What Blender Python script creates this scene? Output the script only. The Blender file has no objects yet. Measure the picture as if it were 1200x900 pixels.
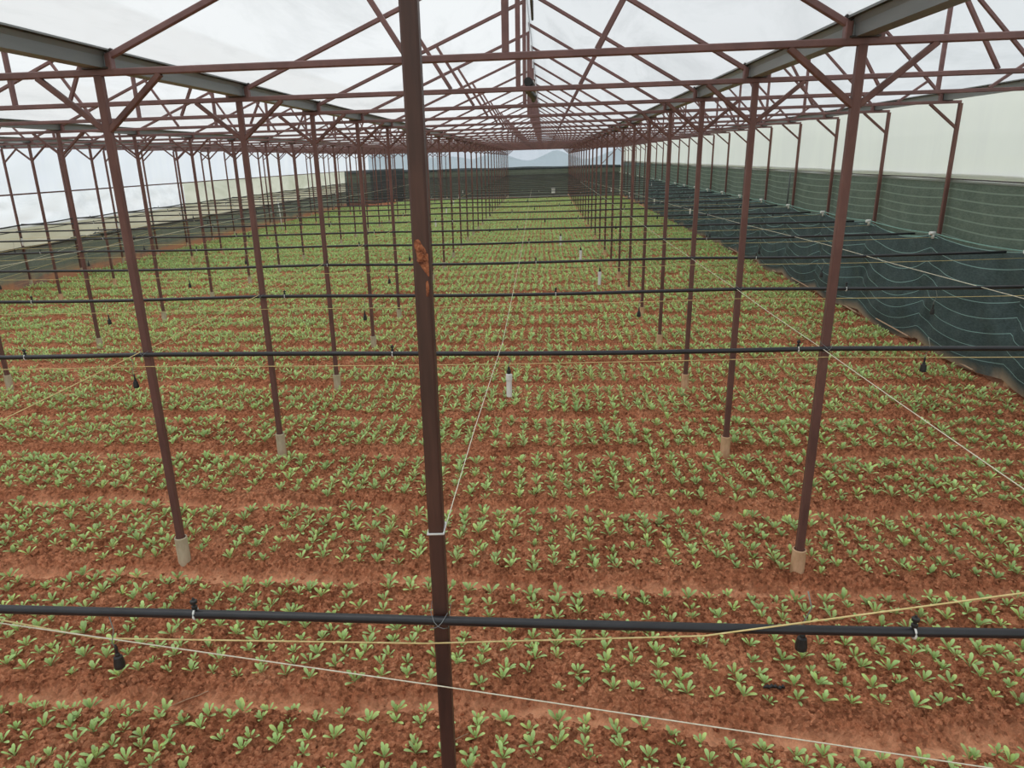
import bpy, math, random
import numpy as np
from mathutils import Vector, Matrix

rnd = random.Random(7)
rng = np.random.default_rng(11)
scene = bpy.context.scene
COL = scene.collection

# ------------------------------------------------------------------ layout (metres)
CAMZ, FPX, CX = 3.3794, 825.115, -34.136
XL, XR = -3.26, 2.113            # the two post rows either side of the middle bay
XA, XC, XW = -8.79, -13.05, -15.75
XB, XBG = 6.72, 6.50             # right wall posts, right wall gutter
EAVE = 4.034
Y0 = 2.42                        # near post
NF = 25


def FY(k):
    return 5.358 + (k - 1) * 2.5 if k > 0 else Y0


YEND = FY(NF)
ORD = ['zeroth', 'first', 'second', 'third', 'fourth', 'fifth', 'sixth', 'seventh', 'eighth', 'ninth', 'tenth',
       'eleventh', 'twelfth', 'thirteenth', 'fourteenth', 'fifteenth', 'sixteenth', 'seventeenth', 'eighteenth',
       'nineteenth', 'twentieth', 'twenty-first', 'twenty-second', 'twenty-third', 'twenty-fourth', 'twenty-fifth',
       'twenty-sixth', 'twenty-seventh']

# camera ------------------------------------------------------------
CR = Vector((0.99617556, 0.0831138, -0.02695083))
CU = Vector((0.00027905, 0.30542492, 0.95221612))
CF = Vector((-0.08737376, 0.94858195, -0.30423365))
cam_d = bpy.data.cameras.new('camera')
cam = bpy.data.objects.new('camera', cam_d)
COL.objects.link(cam)
M = Matrix.Identity(4)
for i in range(3):
    M[i][0], M[i][1], M[i][2] = CR[i], CU[i], -CF[i]
M[2][3] = CAMZ
cam.matrix_world = M
cam_d.sensor_width = 36
cam_d.lens = FPX / 1200 * 36
cam_d.shift_x = -CX / 1200
cam_d.clip_start, cam_d.clip_end = 0.05, 3000
scene.camera = cam


def pix(x, y, z):
    q = Vector((x, y, z - CAMZ))
    d = q.dot(CF)
    if d < 0.1:
        return (-9999, -9999)
    return (600 + CX + FPX * q.dot(CR) / d, 450 - FPX * q.dot(CU) / d)


def inview(x, y, z, m=0):
    a, b = pix(x, y, z)
    return -m <= a <= 1200 + m and -m <= b <= 900 + m


# ------------------------------------------------------------------ materials
def newmat(name):
    m = bpy.data.materials.new(name)
    m.use_nodes = True
    nt = m.node_tree
    b = nt.nodes['Principled BSDF']
    return m, nt, b


def N(nt, t, **kw):
    n = nt.nodes.new(t)
    for k, v in kw.items():
        setattr(n, k, v)
    return n


def ramp(nt, fac, stops):
    r = N(nt, 'ShaderNodeValToRGB')
    el = r.color_ramp.elements
    while len(el) < len(stops):
        el.new(0.5)
    for e, (p, c) in zip(el, stops):
        e.position = p
        e.color = (*c, 1)
    nt.links.new(fac, r.inputs[0])
    return r.outputs[0]


def noise(nt, scale, detail=4, rough=0.6, coord='Object', stretch=None, dist=0.0):
    tc = N(nt, 'ShaderNodeTexCoord')
    src = tc.outputs[coord]
    if stretch:
        mp = N(nt, 'ShaderNodeMapping')
        mp.inputs['Scale'].default_value = stretch
        nt.links.new(src, mp.inputs[0])
        src = mp.outputs[0]
    n = N(nt, 'ShaderNodeTexNoise')
    n.inputs['Scale'].default_value = scale
    n.inputs['Detail'].default_value = detail
    n.inputs['Roughness'].default_value = rough
    n.inputs['Distortion'].default_value = dist
    nt.links.new(src, n.inputs['Vector'])
    return n.outputs['Fac']


def bump(nt, b, h, strength, dist=0.01):
    bp = N(nt, 'ShaderNodeBump')
    bp.inputs['Strength'].default_value = strength
    bp.inputs['Distance'].default_value = dist
    nt.links.new(h, bp.inputs['Height'])
    nt.links.new(bp.outputs[0], b.inputs['Normal'])


def simple(name, stops, scale=8, rough=0.6, metal=0.0, stretch=None, bmp=0.0, detail=4):
    m, nt, b = newmat(name)
    f = noise(nt, scale, detail, 0.65, stretch=stretch)
    nt.links.new(ramp(nt, f, stops), b.inputs['Base Color'])
    b.inputs['Roughness'].default_value = rough
    b.inputs['Metallic'].default_value = metal
    if bmp:
        bump(nt, b, f, bmp)
    return m


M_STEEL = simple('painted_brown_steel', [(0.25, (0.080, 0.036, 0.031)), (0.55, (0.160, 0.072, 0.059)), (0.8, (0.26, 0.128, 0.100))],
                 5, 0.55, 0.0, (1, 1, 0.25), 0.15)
M_ROOFSTEEL = simple('lit_brown_roof_steel', [(0.25, (0.13, 0.068, 0.064)), (0.6, (0.215, 0.112, 0.105)), (0.85, (0.31, 0.175, 0.155))],  # same brown steel as the posts, with the roof light put into its colour
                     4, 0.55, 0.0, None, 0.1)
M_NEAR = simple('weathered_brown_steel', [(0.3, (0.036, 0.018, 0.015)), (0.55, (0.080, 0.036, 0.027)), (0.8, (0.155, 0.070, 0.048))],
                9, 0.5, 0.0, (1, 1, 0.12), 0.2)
M_RUST = simple('orange_mud', [(0.35, (0.10, 0.03, 0.015)), (0.55, (0.42, 0.15, 0.07)), (0.8, (0.60, 0.26, 0.13))], 40, 0.95, 0, None, 0.6)
M_GALV = simple('galvanised_sheet', [(0.3, (0.16, 0.175, 0.175)), (0.7, (0.27, 0.29, 0.285))], 3, 0.5, 0.15, (1, 0.1, 1), 0.05)
M_DARKMETAL = simple('dark_bracket_metal', [(0.3, (0.03, 0.025, 0.025)), (0.7, (0.07, 0.055, 0.05))], 12, 0.6)
M_SLEEVE_TAN = simple('tan_plastic_sleeve', [(0.3, (0.50, 0.29, 0.16)), (0.6, (0.70, 0.46, 0.28)), (0.85, (0.80, 0.58, 0.38))], 9, 0.6, 0, (1, 1, .4))
M_SLEEVE_GREY = simple('grey_plastic_sleeve', [(0.3, (0.40, 0.33, 0.21)), (0.6, (0.54, 0.48, 0.34)), (0.85, (0.66, 0.60, 0.45))], 9, 0.6, 0, (1, 1, .4))
M_PIPE = simple('black_poly_pipe', [(0.3, (0.010, 0.010, 0.012)), (0.7, (0.022, 0.022, 0.026))], 6, 0.38)
M_BLACK = simple('black_plastic', [(0.3, (0.010, 0.010, 0.010)), (0.7, (0.03, 0.03, 0.028))], 12, 0.5)
M_WHITE = simple('white_plastic', [(0.3, (0.70, 0.71, 0.68)), (0.7, (0.86, 0.87, 0.84))], 12, 0.45)
M_TUBE = simple('clear_feed_tube', [(0.3, (0.20, 0.21, 0.18)), (0.7, (0.32, 0.33, 0.29))], 12, 0.4)
M_TWINE_Y = simple('yellow_twine', [(0.3, (0.60, 0.47, 0.18)), (0.7, (0.84, 0.69, 0.34))], 30, 0.8)
M_TWINE_W = simple('pale_twine', [(0.3, (0.66, 0.62, 0.46)), (0.7, (0.85, 0.82, 0.66))], 30, 0.8)
M_ROPE_TEAL = simple('teal_rope', [(0.3, (0.16, 0.34, 0.29)), (0.7, (0.30, 0.52, 0.45))], 10, 0.7)
M_WOOD = simple('dry_stick', [(0.3, (0.35, 0.22, 0.13)), (0.7, (0.55, 0.38, 0.25))], 20, 0.8)
M_BERM = simple('red_earth_bank', [(0.3, (0.26, 0.10, 0.05)), (0.55, (0.45, 0.20, 0.11)), (0.8, (0.62, 0.33, 0.20))], 5, 0.95, 0, None, 0.5)


def soil():
    m, nt, b = newmat('red_soil')
    f1 = noise(nt, 2.2, 5, 0.6)
    f2 = noise(nt, 45, 4, 0.7)
    f3 = noise(nt, 190, 2, 0.6)
    mx = N(nt, 'ShaderNodeMath', operation='MULTIPLY_ADD')
    mx.inputs[1].default_value = 0.6
    nt.links.new(f2, mx.inputs[0])
    m2 = N(nt, 'ShaderNodeMath', operation='MULTIPLY')
    m2.inputs[1].default_value = 0.4
    nt.links.new(f1, m2.inputs[0])
    nt.links.new(m2.outputs[0], mx.inputs[2])
    c = ramp(nt, mx.outputs[0], [(0.32, (0.215, 0.076, 0.037)), (0.48, (0.465, 0.178, 0.090)), (0.66, (0.68, 0.315, 0.178))])
    vo = N(nt, 'ShaderNodeTexVoronoi')
    vo.inputs['Scale'].default_value = 38
    tcv = N(nt, 'ShaderNodeTexCoord')
    nt.links.new(tcv.outputs['Object'], vo.inputs['Vector'])
    sv = N(nt, 'ShaderNodeSeparateColor')
    nt.links.new(vo.outputs['Color'], sv.inputs[0])
    vr = ramp(nt, sv.outputs[0], [(0.0, (0.50, 0.46, 0.44)), (0.45, (0.92, 0.91, 0.90)), (1.0, (1.22, 1.22, 1.22))])
    vm = N(nt, 'ShaderNodeMixRGB', blend_type='MULTIPLY')
    vm.inputs[0].default_value = 1
    nt.links.new(c, vm.inputs[1])
    nt.links.new(vr, vm.inputs[2])
    c = vm.outputs[0]
    at = N(nt, 'ShaderNodeAttribute', attribute_name='path')
    f4 = noise(nt, 6, 4, 0.65)
    pm = N(nt, 'ShaderNodeMath', operation='MULTIPLY')
    nt.links.new(at.outputs['Fac'], pm.inputs[0])
    rr = ramp(nt, f4, [(0.38, (0.1, 0.1, 0.1)), (0.62, (1, 1, 1))])
    nt.links.new(rr, pm.inputs[1])
    mix = N(nt, 'ShaderNodeMixRGB')
    nt.links.new(pm.outputs[0], mix.inputs[0])
    nt.links.new(c, mix.inputs[1])
    mix.inputs[2].default_value = (0.84, 0.41, 0.235, 1)
    nt.links.new(mix.outputs[0], b.inputs['Base Color'])
    b.inputs['Roughness'].default_value = 0.95
    b.inputs['Specular IOR Level'].default_value = 0.15
    ad = N(nt, 'ShaderNodeMath', operation='ADD')
    nt.links.new(f2, ad.inputs[0])
    nt.links.new(f3, ad.inputs[1])
    bump(nt, b, ad.outputs[0], 0.9, 0.012)
    return m


def leafmat():
    m, nt, b = newmat('seedling_leaf')
    at = N(nt, 'ShaderNodeAttribute', attribute_name='tint')
    nt.links.new(at.outputs['Color'], b.inputs['Base Color'])
    b.inputs['Roughness'].default_value = 0.5
    b.inputs['Specular IOR Level'].default_value = 0.35
    tr = N(nt, 'ShaderNodeBsdfTranslucent')
    nt.links.new(at.outputs['Color'], tr.inputs['Color'])
    mx = N(nt, 'ShaderNodeMixShader')
    mx.inputs[0].default_value = 0.3
    nt.links.new(b.outputs[0], mx.inputs[1])
    nt.links.new(tr.outputs[0], mx.inputs[2])
    nt.links.new(mx.outputs[0], nt.nodes['Material Output'].inputs['Surface'])
    return m


def film(name, col, transp, diffuse, dirt=None, scale=1.2, stretch=(1, 1, 1), d0=0.45, d1=0.75):
    """thin plastic sheet: part clear, part milky"""
    m, nt, b = newmat(name)
    nt.nodes.remove(b)
    f = noise(nt, scale, 6, 0.68, stretch=stretch, dist=0.6)
    c = ramp(nt, f, [(d0, col), (d1, dirt or tuple(x * 0.88 for x in col))])
    tl = N(nt, 'ShaderNodeBsdfTranslucent')
    df = N(nt, 'ShaderNodeBsdfDiffuse')
    tp = N(nt, 'ShaderNodeBsdfTransparent')
    nt.links.new(c, tl.inputs[0])
    nt.links.new(c, df.inputs[0])
    nt.links.new(c, tp.inputs[0])
    m1 = N(nt, 'ShaderNodeMixShader')
    m1.inputs[0].default_value = diffuse
    nt.links.new(tl.outputs[0], m1.inputs[1])
    nt.links.new(df.outputs[0], m1.inputs[2])
    m2 = N(nt, 'ShaderNodeMixShader')
    m2.inputs[0].default_value = transp
    nt.links.new(m1.outputs[0], m2.inputs[1])
    nt.links.new(tp.outputs[0], m2.inputs[2])
    nt.links.new(m2.outputs[0], nt.nodes['Material Output'].inputs['Surface'])
    return m


def netmat(name, c0, c1, stripe, nstripe, transp, width=0.06, dustv=None):
    """woven shade net: stripes follow the UV rows of the cloth"""
    m, nt, b = newmat(name)
    f = noise(nt, 3, 5, 0.7)
    w = noise(nt, 60, 2, 0.6, stretch=(1, 0.25, 1))
    ad = N(nt, 'ShaderNodeMath', operation='MULTIPLY_ADD')
    ad.inputs[1].default_value = 0.5
    nt.links.new(w, ad.inputs[0])
    hf = N(nt, 'ShaderNodeMath', operation='MULTIPLY')
    hf.inputs[1].default_value = 0.5
    nt.links.new(f, hf.inputs[0])
    nt.links.new(hf.outputs[0], ad.inputs[2])
    base = ramp(nt, ad.outputs[0], [(0.35, c0), (0.65, c1)])
    uv = N(nt, 'ShaderNodeUVMap')
    sp = N(nt, 'ShaderNodeSeparateXYZ')
    nt.links.new(uv.outputs[0], sp.inputs[0])
    mu = N(nt, 'ShaderNodeMath', operation='MULTIPLY')
    mu.inputs[1].default_value = nstripe
    nt.links.new(sp.outputs[1], mu.inputs[0])
    fr = N(nt, 'ShaderNodeMath', operation='FRACT')
    nt.links.new(mu.outputs[0], fr.inputs[0])
    lt = N(nt, 'ShaderNodeMath', operation='LESS_THAN')
    lt.inputs[1].default_value = width
    nt.links.new(fr.outputs[0], lt.inputs[0])
    mx = N(nt, 'ShaderNodeMixRGB')
    nt.links.new(lt.outputs[0], mx.inputs[0])
    nt.links.new(base, mx.inputs[1])
    mx.inputs[2].default_value = (*stripe, 1)
    colr = mx.outputs[0]
    if dustv:
        # red soil splashed along the hem, broken up by noise
        v0, v1, dc = dustv
        mr = N(nt, 'ShaderNodeMapRange')
        mr.inputs['From Min'].default_value = v0
        mr.inputs['From Max'].default_value = v1
        nt.links.new(sp.outputs[1], mr.inputs['Value'])
        mm = N(nt, 'ShaderNodeMath', operation='MULTIPLY')
        nt.links.new(mr.outputs[0], mm.inputs[0])
        g = ramp(nt, noise(nt, 1.1, 4, 0.6), [(0.36, (0.15, 0.15, 0.15)), (0.52, (1, 1, 1))])
        nt.links.new(g, mm.inputs[1])
        m3 = N(nt, 'ShaderNodeMixRGB')
        nt.links.new(mm.outputs[0], m3.inputs[0])
        nt.links.new(colr, m3.inputs[1])
        m3.inputs[2].default_value = (*dc, 1)
        colr = m3.outputs[0]
    nt.links.new(colr, b.inputs['Base Color'])
    b.inputs['Roughness'].default_value = 0.75
    b.inputs['Specular IOR Level'].default_value = 0.25
    tp = N(nt, 'ShaderNodeBsdfTransparent')
    ms = N(nt, 'ShaderNodeMixShader')
    ms.inputs[0].default_value = transp
    nt.links.new(b.outputs[0], ms.inputs[1])
    nt.links.new(tp.outputs[0], ms.inputs[2])
    nt.links.new(ms.outputs[0], nt.nodes['Material Output'].inputs['Surface'])
    return m


M_SOIL = soil()
M_LEAF = leafmat()
M_ROOF = film('milky_roof_film', (0.555, 0.57, 0.575), 0.25, 0.12, (0.42, 0.435, 0.44), 0.8, (1.6, 0.30, 1), 0.47, 0.80)
M_WALLR = film('grey_white_wall_film', (0.79, 0.795, 0.765), 0.04, 0.15, (0.84, 0.85, 0.80), 1.2, (1, 1, 0.3), 0.42, 0.8)
M_WALLL = film('blue_white_wall_film', (0.80, 0.835, 0.93), 0.05, 0.03, (0.73, 0.77, 0.90), 1.0, (1, 1, 0.3), 0.42, 0.8)
M_WALLM = film('bright_curtain_film', (0.80, 0.83, 0.91), 0.05, 0.0, (0.62, 0.66, 0.74), 1.3, (1, 0.35, 1), 0.46, 0.72)
M_KHAKI = film('khaki_curtain_film', (0.60, 0.585, 0.48), 0.06, 0.4, (0.48, 0.48, 0.37), 1.5, (1, 0.4, 1), 0.4, 0.8)
M_OLIVE = film('olive_curtain_film', (0.68, 0.70, 0.63), 0.06, 0.2, (0.52, 0.55, 0.46), 0.8, (1, 0.35, 1), 0.45, 0.7)
M_FAR = film('clear_gable_film', (0.90, 0.93, 0.97), 0.72, 0.1, (0.82, 0.86, 0.90), 1.0, (1, 1, 0.25), 0.45, 0.8)
M_NETLOW = netmat('charcoal_green_shade_net', (0.034, 0.055, 0.057), (0.082, 0.120, 0.122), (0.26, 0.42, 0.40), 8, 0.08, 0.045,
                  (0.90, 1.0, (0.36, 0.27, 0.18)))
M_NETUP = netmat('green_shade_net', (0.050, 0.082, 0.072), (0.125, 0.170, 0.145), (0.19, 0.26, 0.225), 19, 0.06, 0.14)
M_NETLEFT = netmat('grey_shade_net', (0.075, 0.09, 0.092), (0.15, 0.17, 0.17), (0.30, 0.29, 0.20), 6, 0.12, 0.07,
                   (0.56, 0.82, (0.40, 0.235, 0.13)))
M_NETFAR = netmat('dark_shade_net', (0.040, 0.050, 0.052), (0.075, 0.09, 0.09), (0.15, 0.17, 0.165), 6, 0.10, 0.06)


# ------------------------------------------------------------------ mesh helpers
class MB:
    def __init__(self):
        self.v, self.f, self.sm = [], [], []

    def add(self, vs, fs, smooth=False):
        o = len(self.v)
        self.v += [tuple(v) for v in vs]
        self.f += [tuple(i + o for i in f) for f in fs]
        self.sm += [smooth] * len(fs)
        return self

    def beam(self, p, q, w, h, up=(0, 1, 0), c=None):
        """square tube from p to q with bevelled edges; w across, h along 'up'"""
        p, q = Vector(p), Vector(q)
        d = (q - p).normalized()
        u = Vector(up)
        u = (u - d * u.dot(d)).normalized()
        s = d.cross(u)
        c = c if c is not None else min(w, h) * 0.14
        a, b = w / 2, h / 2
        prof = [(-a + c, -b), (a - c, -b), (a, -b + c), (a, b - c), (a - c, b), (-a + c, b), (-a, b - c), (-a, -b + c)]
        vs = [p + s * x + u * y for x, y in prof] + [q + s * x + u * y for x, y in prof]
        fs = [(i, (i + 1) % 8, 8 + (i + 1) % 8, 8 + i) for i in range(8)]
        fs += [tuple(range(7, -1, -1)), tuple(range(8, 16))]
        return self.add(vs, fs)

    def tube(self, pts, r, n=10, cap=True):
        pts = [Vector(p) for p in pts]
        vs, fs = [], []
        for i, p in enumerate(pts):
            t = (pts[min(i + 1, len(pts) - 1)] - pts[max(i - 1, 0)]).normalized()
            up = Vector((0, 0, 1)) if abs(t.z) < 0.9 else Vector((0, 1, 0))
            s = t.cross(up).normalized()
            u = s.cross(t)
            rr = r[i] if isinstance(r, (list, tuple)) else r
            vs += [p + (s * math.cos(2 * math.pi * k / n) + u * math.sin(2 * math.pi * k / n)) * rr for k in range(n)]
        for i in range(len(pts) - 1):
            fs += [(i * n + k, i * n + (k + 1) % n, (i + 1) * n + (k + 1) % n, (i + 1) * n + k) for k in range(n)]
        self.add(vs, fs, True)
        if cap:
            o = len(self.v) - len(vs)
            self.f += [tuple(o + k for k in range(n - 1, -1, -1)), tuple(o + (len(pts) - 1) * n + k for k in range(n))]
            self.sm += [False, False]
        return self

    def lathe(self, prof, c=(0, 0, 0), n=16):
        vs, fs = [], []
        for r, z in prof:
            vs += [(c[0] + r * math.cos(2 * math.pi * k / n), c[1] + r * math.sin(2 * math.pi * k / n), c[2] + z) for k in range(n)]
        for i in range(len(prof) - 1):
            fs += [(i * n + k, i * n + (k + 1) % n, (i + 1) * n + (k + 1) % n, (i + 1) * n + k) for k in range(n)]
        fs.append(tuple(range(n - 1, -1, -1)))
        fs.append(tuple((len(prof) - 1) * n + k for k in range(n)))
        return self.add(vs, fs, False)

    def mesh(self, name, mat):
        me = bpy.data.meshes.new(name)
        me.from_pydata(self.v, [], self.f)
        me.polygons.foreach_set('use_smooth', self.sm)
        me.materials.append(mat)
        me.update()
        return me

    def build(self, name, mat, parent=None, loc=(0, 0, 0)):
        return link(name, self.mesh(name, mat), parent, loc)


def link(name, me, parent=None, loc=(0, 0, 0)):
    o = bpy.data.objects.new(name, me)
    COL.objects.link(o)
    o.location = loc
    if parent:
        o.parent = parent
    return o


def tag(o, label=None, cat=None, group=None, kind=None):
    if label: o['label'] = label
    if cat: o['category'] = cat
    if group: o['group'] = group
    if kind: o['kind'] = kind
    return o


def thing(name, loc, label, cat, group=None):
    return tag(link(name, None, None, loc), label, cat, group)


def kids(o):
    return KIDS.get(o.name, [])


KIDS = {}


def part(name, me, parent, loc=(0, 0, 0)):
    o = link(name, me, parent, loc)
    KIDS.setdefault(parent.name, []).append(o)
    return o


def dup(root, loc, label, cat=None, group=None):
    """copy a thing with all its parts (and their sub-parts); mesh data shared"""
    r = root.copy()
    COL.objects.link(r)
    r.location = loc
    r['label'] = label
    if group: r['group'] = group
    for ch in KIDS.get(root.name, []):
        c = ch.copy()
        COL.objects.link(c)
        c.parent = r
        KIDS.setdefault(r.name, []).append(c)
        for g in KIDS.get(ch.name, []):
            d = g.copy()
            COL.objects.link(d)
            d.parent = c
    return r


# ------------------------------------------------------------------ ground
class Noise2:
    def __init__(self, seed):
        self.t = np.random.default_rng(seed).random((256, 256))

    def __call__(self, x, y):
        xi, yi = np.floor(x).astype(int), np.floor(y).astype(int)
        fx, fy = x - xi, y - yi
        fx, fy = fx * fx * (3 - 2 * fx), fy * fy * (3 - 2 * fy)
        t = self.t
        a, b = t[xi & 255, yi & 255], t[(xi + 1) & 255, yi & 255]
        c, d = t[xi & 255, (yi + 1) & 255], t[(xi + 1) & 255, (yi + 1) & 255]
        return (a * (1 - fx) + b * fx) * (1 - fy) + (c * (1 - fx) + d * fx) * fy


n1, n2, n3, n4, n5 = [Noise2(s) for s in range(5)]
FUR = [1.1, 2.38, 3.66, 5.13, 6.45, 7.80, 9.02, 10.42, 11.55]
while FUR[-1] < YEND + 2:
    FUR.append(FUR[-1] + 1.33)
FURA = np.array(FUR)


def clods(x, y, seed):
    """rounded lumps: distance to the nearest of scattered points"""
    T = np.random.default_rng(40 + seed).random((3, 128, 128))
    xi, yi = np.floor(x).astype(int), np.floor(y).astype(int)
    best = np.full(x.shape, 9.0)
    hh = np.zeros(x.shape)
    for dx in (-1, 0, 1):
        for dy in (-1, 0, 1):
            a, b = (xi + dx) & 127, (yi + dy) & 127
            d = (xi + dx + T[0][a, b] - x) ** 2 + (yi + dy + T[1][a, b] - y) ** 2
            m = d < best
            best = np.where(m, d, best)
            hh = np.where(m, T[2][a, b], hh)
    return np.sqrt(np.clip(1 - best * 1.9, 0, 1)) * (0.25 + 0.75 * hh)


def ground_h(x, y):
    x, y = np.asarray(x, float), np.asarray(y, float)
    yy = y + (n1(x * 0.9, y * 0.9) - 0.5) * 0.22 + (n2(x * 3, y * 3) - 0.5) * 0.10
    i = np.clip(np.searchsorted(FURA, yy), 1, len(FURA) - 1)
    lo, hi = FURA[i - 1], FURA[i]
    u = np.where(yy - lo < hi - yy, yy - lo, yy - hi)          # signed distance to nearest furrow
    up = np.clip((u - 0.045) / 0.15, 0, 1)
    dn = np.clip((-u - 0.02) / 0.14, 0, 1)
    k = np.where(u > 0, up, dn)
    k = k * k * (3 - 2 * k)
    path = np.clip(1 - k * 1.6, 0, 1)
    h = -0.085 * (1 - k)
    lump = np.clip(k * 1.4 + 0.15, 0.2, 1) * (0.55 + 0.75 * n1(x * 1.7 + 9, y * 1.7))
    cl = lump * (clods(x * 16, y * 16, 1) * 0.055 + clods(x * 36, y * 36, 2) * 0.032) + (n4(x * 90, y * 90) - 0.5) * 0.007 \
        + (n5(x * 2.2, y * 2.2) - 0.5) * 0.045 + (n2(x * 6, y * 6) - .5) * .02
    return h + cl - 0.034, path


def spaced(segs):
    out = []
    for a, b, s in segs:
        out.append(np.arange(a, b, s))
    out.append([segs[-1][1]])
    return np.concatenate(out)


def grid_mesh(name, X, Y, Z, mat, uv=None, smooth=True):
    nj, ni = X.shape
    me = bpy.data.meshes.new(name)
    nv = ni * nj
    co = np.stack([X, Y, Z], -1).reshape(-1, 3)
    idx = np.arange(nv).reshape(nj, ni)
    q = np.stack([idx[:-1, :-1], idx[:-1, 1:], idx[1:, 1:], idx[1:, :-1]], -1).reshape(-1, 4)
    fill_mesh(me, co, q, smooth)
    if uv is not None:
        l = me.uv_layers.new(name='UVMap')
        l.data.foreach_set('uv', np.stack(uv, -1).reshape(-1, 2)[q.reshape(-1)].astype(np.float32).ravel())
    me.materials.append(mat)
    return me


def fill_mesh(me, co, faces, smooth=True):
    nf, k = faces.shape
    me.vertices.add(len(co))
    me.vertices.foreach_set('co', co.astype(np.float32).ravel())
    me.loops.add(nf * k)
    me.loops.foreach_set('vertex_index', faces.astype(np.int32).ravel())
    me.polygons.add(nf)
    me.polygons.foreach_set('loop_start', np.arange(0, nf * k, k, dtype=np.int32))
    me.polygons.foreach_set('loop_total', np.full(nf, k, dtype=np.int32))
    me.polygons.foreach_set('use_smooth', np.full(nf, smooth))
    me.update(calc_edges=True)


gx = spaced([(-17.0, -8.0, 0.10), (-8.0, -4.3, 0.026), (-4.3, 3.9, 0.0115), (3.9, 6.3, 0.026), (6.3, 7.4, 0.08)])
gy = spaced([(-3.5, 2.7, 0.14), (2.7, 5.6, 0.0115), (5.6, 8.5, 0.020), (8.5, 13, 0.034), (13, 20, 0.07), (20, YEND + 1, 0.14)])
GX, GY = np.meshgrid(gx, gy)
GZ, GP = ground_h(GX, GY)
me = grid_mesh('floor', GX, GY, GZ, M_SOIL, smooth=False)
a = me.attributes.new('path', 'FLOAT', 'POINT')
a.data.foreach_set('value', GP.astype(np.float32).ravel())
tag(link('floor', me), kind='structure')

# loose clods on the near beds (nobody could count them)
phi = (1 + 5 ** 0.5) / 2
ico = np.array([(-1, phi, 0), (1, phi, 0), (-1, -phi, 0), (1, -phi, 0), (0, -1, phi), (0, 1, phi), (0, -1, -phi), (0, 1, -phi),
                (phi, 0, -1), (phi, 0, 1), (-phi, 0, -1), (-phi, 0, 1)]) / 1.9
icf = np.array([(0, 11, 5), (0, 5, 1), (0, 1, 7), (0, 7, 10), (0, 10, 11), (1, 5, 9), (5, 11, 4), (11, 10, 2), (10, 7, 6), (7, 1, 8),
                (3, 9, 4), (3, 4, 2), (3, 2, 6), (3, 6, 8), (3, 8, 9), (4, 9, 5), (2, 4, 11), (6, 2, 10), (8, 6, 7), (9, 8, 1)])
nc = 30000
cy = 2.75 + 7.0 * rng.random(nc) ** 1.4
cx = (rng.random(nc) * 2 - 1) * (1.9 + 0.82 * cy) - 0.25
ch, cp = ground_h(cx, cy)
keep = rng.random(nc) > cp * 0.85
cx, cy, ch = cx[keep], cy[keep], ch[keep]
nc = len(cx)
cs = 0.005 + 0.019 * rng.random(nc) ** 3.5
V = ico[None] * cs[:, None, None] * (0.65 + 0.7 * rng.random((nc, 12, 1))) * np.array([1.1, 1, 0.75])
V += np.stack([cx, cy, ch + cs * 0.25], -1)[:, None]
F = icf[None] + (np.arange(nc) * 12)[:, None, None]
me = bpy.data.meshes.new('soil_clod_litter')
fill_mesh(me, V.reshape(-1, 3), F.reshape(-1, 3), False)
me.materials.append(M_SOIL)
tag(link('soil_clod_litter', me), 'loose crumbs of red soil scattered over the nearest beds', 'soil', kind='stuff')


# ------------------------------------------------------------------ seedlings
def leaf(az, el, L, W, droop, st, hi):
    """one spoon-shaped leaf from the plant's centre; returns verts, quads"""
    prof_t = [0, .18, .38, .58, .78, .92, 1.0] if hi == 2 else ([0, .35, .7, 1.0] if hi == 1 else [0, .55, 1.0])
    prof_w = [.10, .16, .42, .86, 1.0, .74, .18] if hi == 2 else ([.12, .45, 1.0, .3] if hi == 1 else [.2, 1.0, .35])
    ca, sa = math.cos(az), math.sin(az)
    pos = np.zeros(3)
    vs, last = [], 0
    for t, w in zip(prof_t, prof_w):
        e = el - droop * t * t
        pos = pos + np.array([ca * math.cos(e), sa * math.cos(e), math.sin(e)]) * L * (t - last)
        last = t
        s = np.array([-sa, ca, 0]) * W * w * 0.5
        nrm = np.array([-ca * math.sin(e), -sa * math.sin(e), math.cos(e)])
        if hi == 2:
            vs += [pos - s + nrm * W * w * 0.14, pos, pos + s + nrm * W * w * 0.14]
        else:
            vs += [pos - s, pos + s]
    n = 3 if hi == 2 else 2
    fs = []
    for i in range(len(prof_t) - 1):
        for j in range(n - 1):
            fs.append((i * n + j, i * n + j + 1, (i + 1) * n + j + 1, (i + 1) * n + j))
    ts = np.repeat(prof_t, n)
    return np.array(vs), np.array(fs), ts


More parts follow.
